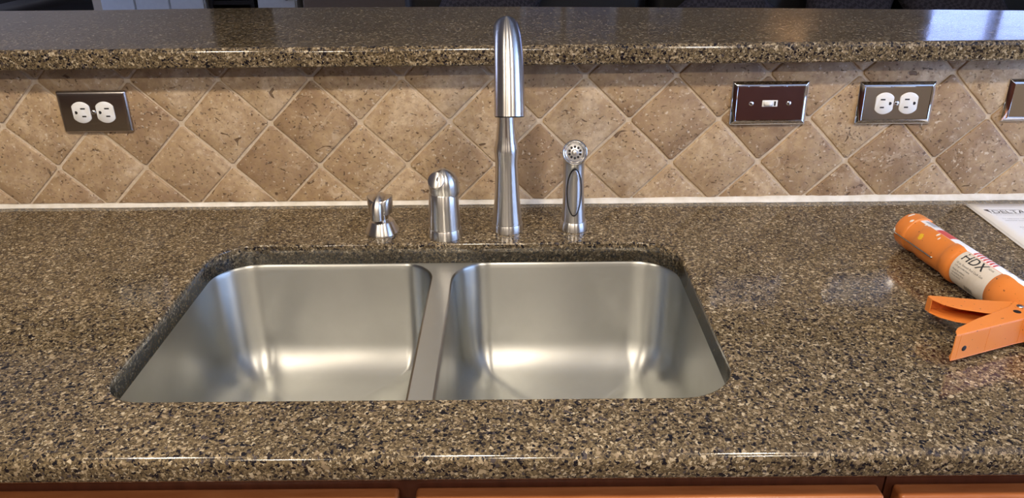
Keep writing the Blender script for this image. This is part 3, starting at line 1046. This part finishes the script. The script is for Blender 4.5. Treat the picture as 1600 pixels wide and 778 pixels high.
# stickers and dried drops on the barrel
def blob(name, s, tdeg, r0, rx, ry, mat, seed):
    b = bmesh.new()
    cverts = []
    rr_ = random.Random(seed)
    for k in range(18):
        a = 2*pi*k/18
        f = 1+rr_.uniform(-.18, .18)
        cverts.append(b.verts.new(gp(s+rx*f*cos(a), radians(tdeg)+ry*f*sin(a)/r0, r0+.00012)))
    cc_ = b.verts.new(gp(s, radians(tdeg), r0+.0007))
    for k in range(18): b.faces.new((cverts[k], cverts[(k+1) % 18], cc_))
    return link(name, b, mat, cg)
blob('yellow_sticker', .054, 147, .0259, .0042, .0050, M['yellow'], 1)
blob('paint_drop', .018, 122, .0263, .0022, .0030, M['white_caulk_dry'], 2)
blob('paint_drop', .005, 105, .0262, .0015, .0060, M['white_caulk_dry'], 3)
blob('paint_drop', .040, 104, .0252, .0015, .0028, M['white_caulk_dry'], 4)
blob('paint_drop', .072, 112, .0258, .0016, .0032, M['white_caulk_dry'], 5)
blob('paint_drop', .080, 122, .0258, .0010, .0026, M['white_caulk_dry'], 6)
blob('paint_drop', .001, 178, .0262, .0022, .0050, M['white_caulk_dry'], 7)
# seal wire along the barrel
bm = bmesh.new()
sweep(bm, [gp(s, radians(180), r) for s, r in ((-.001, .0262), (.006, .0285), (.012, .0281), (.09, .0276), (.092, .0262))], [.0010]*5, 10)
link('seal_wire', bm, M['zinc'], cg)

def channel(name, out_poly, web_idx, z0, z1, par, th=.0013):
    """U section: top and bottom plates of out_poly joined by webs along the listed edges"""
    b = bmesh.new()
    pl = [(x-GO.x, y-GO.y) for x, y in out_poly]
    prism(b, pl, z1-th, z1)
    prism(b, pl, z0, z0+th)
    for i in web_idx:
        a = Vector(pl[i]); c = Vector(pl[(i+1) % len(pl)])
        cen = Vector((sum(p[0] for p in pl)/len(pl), sum(p[1] for p in pl)/len(pl)))
        nrm = Vector((c.y-a.y, a.x-c.x)).normalized()
        if (cen-a).dot(nrm) < 0: nrm = -nrm
        prism(b, [tuple(a), tuple(c), tuple(c+nrm*th), tuple(a+nrm*th)], z0+th, z1-th)
    ob = link(name, b, M['orange'], par, smooth=False)
    md = ob.modifiers.new('b', 'BEVEL'); md.width = .0006; md.segments = 2; md.limit_method = 'ANGLE'; md.angle_limit = radians(25)
    return ob
# trigger: opening faces the viewer, webs on the far edge and the curled tip
trig = [(.5268, -.4132), (.5300, -.4118), (.5440, -.4142), (.5623, -.4187), (.5993, -.4265), (.640, -.4300), (.645, -.452), (.6000, -.4590), (.5740, -.4542), (.5487, -.4445), (.5350, -.4340), (.5280, -.4220)]
channel('trigger', trig, [0, 1, 2, 3, 4, 11], .0215, .0400, cg)
# grip: top plate with the web along the near edge
grip = [(.5133, -.5062), (.5165, -.4975), (.5225, -.4905), (.5312, -.4853), (.5529, -.4715), (.5832, -.4560), (.6060, -.4440), (.6190, -.4315), (.6215, -.4230),
        (.6260, -.4130), (.6390, -.4020), (.660, -.3950), (.700, -.3950), (.720, -.4150), (.715, -.4500), (.690, -.4560), (.640, -.4620), (.6075, -.4712), (.560, -.4890), (.5200, -.5040)]
gh = channel('grip', grip, [18, 17, 16, 15, 19], .0080, .0420, cg)
# rivet and holes
def disc(name, x, y, z, r, h, mat, par, axis=None):
    b = bmesh.new()
    Mx = Matrix.Translation((x-GO.x, y-GO.y, z))
    if axis is not None:
        Mx = Matrix.Translation((x-GO.x, y-GO.y, z)) @ Vector(axis).to_track_quat('Z', 'Y').to_matrix().to_4x4()
    lathe(b, [(r, 0), (r, h*.5), (r*.8, h), (r*.1, h*1.15)], 24, Mx)
    return link(name, b, mat, par)
disc('rivet', .6190, -.4445, .0420, .0042, .0016, M['zinc'], cg)
disc('grip_hole', .6085, -.4562, .0419, .0042, .0003, M['black'], gh)
wa = Vector((.5200, -.5040)); wbb = Vector((.560, -.4890))
wn_ = Vector((wbb.y-wa.y, wa.x-wbb.x)).normalized()
pc = wa.lerp(wbb, .22)
disc('grip_hole', pc.x+wn_.x*.0001, pc.y+wn_.y*.0001, .0215, .0034, .0003, M['black'], gh, (wn_.x, wn_.y, 0))
# rod and rear frame, mostly outside the picture
bm = bmesh.new()
sweep(bm, [gp(.250, 0, 0), gp(.40, 0, 0), gp(.415, radians(0), .012), gp(.418, 0, .03)], [.0035]*4, 14)
link('push_rod', bm, M['zinc'], cg)
bm = bmesh.new()
lathe(bm, [(.0264, .277), (.0264, .287), (.012, .289)], 32, Matrix.Translation(GP-GO) @ q2)
link('rear_cap', bm, M['orange'], cg)

# ------------------------------------------------------------------ papers
pb = thing('instruction_sheets', 'white printed instruction sheets on the counter at the right edge behind the caulk gun', 'papers', (.7845, -.0300, 0))
def sheet(name, dx, dy, rz, z, mat, curl=.0):
    b = bmesh.new()
    nx, ny = 10, 12
    W, H = .216, .279
    R = Matrix.Rotation(rz, 2)
    vs = []
    for j in range(ny+1):
        row = []
        for i in range(nx+1):
            x, y = W*i/nx, -H*j/ny
            v = R @ Vector((x, y))
            zz = z + curl*max(0, 1-x/.03)**2*.5*(1+math.sin(j*.8))
            row.append((v.x+dx, v.y+dy, zz))
        vs.append(row)
    top = [[b.verts.new(p) for p in r] for r in vs]
    bot = [[b.verts.new((p[0], p[1], p[2]-.00045)) for p in r] for r in vs]
    for j in range(ny):
        for i in range(nx):
            b.faces.new((top[j][i], top[j+1][i], top[j+1][i+1], top[j][i+1]))
            b.faces.new((bot[j][i], bot[j][i+1], bot[j+1][i+1], bot[j+1][i]))
    for j in range(ny):
        for i in (0, nx):
            b.faces.new((top[j][i], top[j+1][i], bot[j+1][i], bot[j][i]))
    for i in range(nx):
        for j in (0, ny):
            b.faces.new((top[j][i], bot[j][i], bot[j][i+1], top[j][i+1]))
    return link(name, b, mat, pb)
PR = radians(-1.5)
sheet('sheet', -.0010, -.0030, PR-.010, .0008, M['paper_edge'])
sheet('sheet', -.0018, -.0012, PR-.004, .0017, M['paper'], .0006)
sheet('sheet', 0, 0, PR, .0028, M['paper'], .0008)
top = sheet('sheet', .0006, 0, PR+.002, .0036, M['paper'], .0008)
def ptext(s, size, x, y, mat, sx=1.0):
    b = text_bm(s, size)
    R = Matrix.Rotation(PR, 2)
    for v in b.verts:
        q_ = R @ Vector((x+v.co.x*sx, y+v.co.y))
        v.co = (q_.x, q_.y, .00385)
    return link('lettering', b, mat, top, smooth=False, recalc=False)
def pbar(x0, x1, y0, y1, mat):
    b = bmesh.new()
    R = Matrix.Rotation(PR, 2)
    b.faces.new([b.verts.new((*(R @ Vector(c)), .0038)) for c in ((x0, y0), (x1, y0), (x1, y1), (x0, y1))])
    return link('print_line', b, mat, top, smooth=False, recalc=False)
ptext('DELTA', .0175, .0230, -.0415, M['ink'], 1.0)
for a in [(.0175, .0725, -.0265, -.0258), (.0205, .0745, -.0432, -.0425), (.0728, .0734, -.0432, -.0258), (.0190, .0196, -.0432, -.0258)]:
    pbar(*a, M['ink'])
b = bmesh.new()
R = Matrix.Rotation(PR, 2)
b.faces.new([b.verts.new((*(R @ Vector(c)), .0039)) for c in ((.0120, -.0262), (.0205, -.0262), (.0205, -.0400))])
link('logo_triangle', b, M['ink'], top, smooth=False, recalc=False)
ptext('Write purchased model number here.', .0042, .022, -.0500, M['ink_grey'])
ptext('MODEL / MODELO / MODELE', .0062, .0800, -.0330, M['ink'])
ptext('To reference replacement parts and access', .0050, .0240, -.0660, M['ink_grey'])
ptext('additional technical documents.', .0050, .0240, -.0735, M['ink_grey'])
ptext('Read all instructions prior to installation.', .0056, .0330, -.1000, M['ink_grey'])
ptext('WARNING: This product can expose you to chemicals.', .0056, .0330, -.1080, M['ink_grey'])
ptext('You may need', .0085, .0500, -.1380, M['ink'])
ptext('Usted puede necesitar', .0070, .0500, -.1500, M['ink_grey'])
for k in range(7):
    pbar(.025, .19-.01*(k % 3), -.172-.011*k, -.170-.011*k, M['ink_grey'])

# ------------------------------------------------------------------ room beyond the ledge
# black sofa facing the bar
so = thing('sofa', 'black sofa in the room beyond the bar ledge', 'sofa', (1.25, 2.55, FLOOR))
def lbox(nm, par, x0, x1, y0, y1, z0, z1, mat, bev=.04):
    return box(nm, x0, x1, y0, y1, z0, z1, mat, par, bev, 3)
lbox('seat', so, -1.75, 1.75, -.48, .35, .12, .42, M['black_leather'])
lbox('backrest', so, -1.75, 1.75, .20, .50, .42, 1.02, M['black_leather'], .07)
for sx in (-1, 1):
    lbox('armrest', so, *(sorted((sx*1.77, sx*1.98))), -.50, .50, .10, .68, M['black_leather'])
for k in range(3):
    lbox('seat_cushion', so, -1.73+k*1.16, -.59+k*1.16, -.50, .20, .425, .56, M['black_leather'])
    lbox('back_cushion', so, -1.73+k*1.16, -.59+k*1.16, .00, .196, .565, .98, M['black_leather'], .06)
for sx in (-1.85, 1.85):
    for sy in (-.42, .42):
        lbox('leg', so, sx-.03, sx+.03, sy-.03, sy+.03, 0, .10, M['wood_dark'], 0)

def cushion(x, y, z, rz, ry, lean, s, label):
    bm = bmesh.new()
    nn = 14
    top_, bot_ = [], []
    for sgn, store in ((1, top_), (-1, bot_)):
        for j in range(nn+1):
            row = []
            for i in range(nn+1):
                u, v = -1+2*i/nn, -1+2*j/nn
                pin = 1-.10*(u*u*(1-v*v)+v*v*(1-u*u))
                d = .085*((1-u**4)*(1-v**4))**.6
                row.append(bm.verts.new((u*s/2*pin, sgn*d*s/.45*.8, v*s/2*pin)))
            store.append(row)
    for store in (top_, bot_):
        for j in range(nn):
            for i in range(nn):
                bm.faces.new((store[j][i], store[j][i+1], store[j+1][i+1], store[j+1][i]))
    bmesh.ops.remove_doubles(bm, verts=bm.verts, dist=1e-5)
    ob = link('throw_pillow', bm, M['cushion'])
    ob.location = (x, y, z)
    ob.rotation_euler = (lean, ry, rz)
    tag(ob, label, 'pillow')
cushion(-.10, 2.36, -.045, 0, radians(24), radians(-14), .44, 'grey patterned pillow on the black sofa behind the tall faucet')
cushion(.98, 2.36, -.050, 0, radians(45), radians(-14), .40, 'grey patterned pillow on the black sofa behind the side sprayer')
cushion(1.52, 2.36, -.085, 0, radians(10), radians(-14), .42, 'grey patterned pillow on the black sofa beyond the toggle switch plate')
cushion(2.02, 2.36, -.048, 0, radians(-28), radians(-14), .42, 'grey patterned pillow with one corner up at the right end of the sofa')

# armchair, white cupboards, bookcase at the left
ac = thing('armchair', 'black armchair far left beyond the bar ledge', 'armchair', (-2.86, 2.6, FLOOR))
lbox('seat', ac, -.55, .45, -.45, .40, .12, .50, M['black_leather'])
lbox('backrest', ac, -.55, .45, .28, .52, .50, 1.05, M['black_leather'], .07)
lbox('armrest', ac, -.78, -.56, -.48, .5, .05, .90, M['black_leather'])
lbox('armrest', ac, .46, .66, -.48, .5, .05, .92, M['black_leather'])

def cupboard(x0, x1, y, ztop, ndoor, label):
    t = thing('white_cupboard', label, 'cupboard', ((x0+x1)/2, y, FLOOR))
    w = (x1-x0)/2; h = ztop-FLOOR
    lbox('body', t, -w, w, 0, .38, .06, h-.03, M['white_wood'], 0)
    lbox('top_board', t, -w-.01, w+.01, -.02, .39, h-.028, h, M['white_wood'], .004)
    lbox('plinth', t, -w+.03, w-.03, .03, .36, 0, .058, M['wood_dark'], 0)
    for k in range(ndoor):
        a = -w+2*w*k/ndoor+.006; c = -w+2*w*(k+1)/ndoor-.006
        d = lbox('door', t, a, c, -.020, -.001, .07, h-.04, M['white_wood'], .004)
        bmk = bmesh.new()
        lathe(bmk, [(.012, 0), (.014, .01), (.006, .018)], 14, Matrix.Translation((c-.05 if k % 2 == 0 else a+.05, -.021, h-.2)) @ Matrix.Rotation(radians(90), 4, 'X'))
        link('knob', bmk, M['zinc'], d)
    return t
cupboard(-2.60, -1.935, 3.95, .10, 3, 'pale three door cupboard against the far wall at left')
cupboard(-1.60, -1.35, 3.95, .05, 1, 'narrow pale single door cupboard against the far wall')
bc = thing('bookcase', 'tall dark bookcase between the two pale cupboards', 'bookcase', (-1.77, 3.95, FLOOR))
lbox('side_panel', bc, -.145, -.120, 0, .38, 0, 2.15, M['black_leather'], 0)
lbox('side_panel', bc, .120, .145, 0, .38, 0, 2.15, M['black_leather'], 0)
lbox('back_panel', bc, -.120, .120, .36, .38, 0, 2.15, M['black_leather'], 0)
for k in range(7):
    lbox('shelf', bc, -.120, .120, .01, .36, .02+.35*k, .045+.35*k, M['black_leather'], 0)
# low taupe console between bookcase and sofa
cs = thing('console_table', 'taupe low console beyond the ledge left of the black sofa', 'console', (-1.0, 3.90, FLOOR))
lbox('body', cs, -.30, .50, 0, .42, .08, .92, M['paint_brown'], .01)
lbox('top_board', cs, -.32, .52, -.02, .43, .922, .95, M['paint_brown'], .005)
for sx in (-.27, .47):
    for sy in (.04, .38):
        lbox('leg', cs, sx-.02, sx+.02, sy-.02, sy+.02, 0, .079, M['wood_dark'], 0)

# picture frames on the far wall
def frame(x0, x1, z0, z1, label):
    t = thing('picture_frame', label, 'picture', ((x0+x1)/2, YF-.001, (z0+z1)/2), 0, 'white picture frames on the far wall')
    w, h = (x1-x0)/2, (z1-z0)/2
    b = bmesh.new(); q_ = .045
    for a in [(-w, w, h-q_, h), (-w, w, -h, -h+q_), (-w, -w+q_, -h+q_, h-q_), (w-q_, w, -h+q_, h-q_)]:
        bx(b, a[0], a[1], -.03, 0, a[2], a[3])
    link('frame', b, M['white_wood'], t, smooth=False)
    lbox('picture_sheet', t, -w+q_, w-q_, -.012, -.002, -h+q_, h-q_, M['blind'], 0)
frame(.09, .38, .55, 1.08, 'narrow white framed picture, leftmost of three on the far wall')
frame(.42, .78, .55, 1.12, 'wide white framed picture, middle of three on the far wall')
frame(1.02, 1.25, .55, .98, 'small white framed picture, rightmost of three on the far wall')

# wall lamp that warms the far wall on the right
wl = thing('wall_lamp', 'shaded wall lamp on the far wall right of the pictures', 'lamp', (2.05, YF-.001, 1.20))
bm = bmesh.new(); lathe(bm, [(.05, 0), (.05, .02), (.02, .025), (.015, .10)], 24, Matrix.Rotation(radians(90), 4, 'X'))
link('bracket', bm, M['zinc'], wl)
bm = bmesh.new(); lathe(bm, [(.10, -.10), (.07, .10)], 32, Matrix.Translation((0, -.12, .05)), cap0=False, cap1=False)
link('lamp_shade', bm, M['paper_edge'], wl)
bm = bmesh.new(); bmesh.ops.create_uvsphere(bm, u_segments=20, v_segments=12, radius=.03)
bmesh.ops.translate(bm, verts=bm.verts, vec=(0, -.12, .04))
link('bulb', bm, mat_emit('bulb_glow', (1, .70, .42), FAR_LAMP*4), wl)

# ------------------------------------------------------------------ kitchen side behind the camera (seen only in reflections)
kb = thing('opposite_cabinets', 'dark cherry base cabinets on the kitchen side opposite the sink', 'cabinet', (0, -3.25, FLOOR))
lbox('carcass', kb, -4.2, 1.8, -.32, .25, .10, .88, M['wood_dark'], 0)
for k in range(10):
    lbox('door', kb, -4.19+k*.6, -3.60+k*.6, .251, .271, .12, .87, M['wood_dark'], .004)
lbox('worktop', kb, -4.22, 1.82, -.33, .29, .882, .912, M['quartz'], .006)
ku = thing('opposite_wall_cabinets', 'dark cherry wall cabinets above the opposite worktop', 'cabinet', (0, -3.40, .48))
lbox('carcass', ku, -4.2, 1.8, -.18, .15, 0, .80, M['wood_dark'], 0)
for k in range(10):
    lbox('door', ku, -4.19+k*.6, -3.60+k*.6, .151, .171, .01, .79, M['wood_dark'], .004)

# ------------------------------------------------------------------ recessed ceiling lamps
for i, (x, y, w) in enumerate(LAMPS):
    t = thing('ceiling_light', 'round recessed ceiling light over the kitchen side', 'light', (x, y, CEIL), 0, 'recessed ceiling lights over the kitchen')
    bm = bmesh.new()
    lathe(bm, [(.100, -.0005), (.098, -.006), (.080, -.008), (.078, -.001)], 40, cap0=False, cap1=False)
    link('trim_ring', bm, M['ceiling'], t)
    ld = bpy.data.lights.new('lamp_glow', 'AREA')
    ld.shape = 'DISK'; ld.size = .145; ld.energy = w
    ld.color = LAMP_COLOR
    lo = bpy.data.objects.new('lamp_glow', ld)
    COL.objects.link(lo); lo.parent = t
    lo.location = (0, 0, -.010)
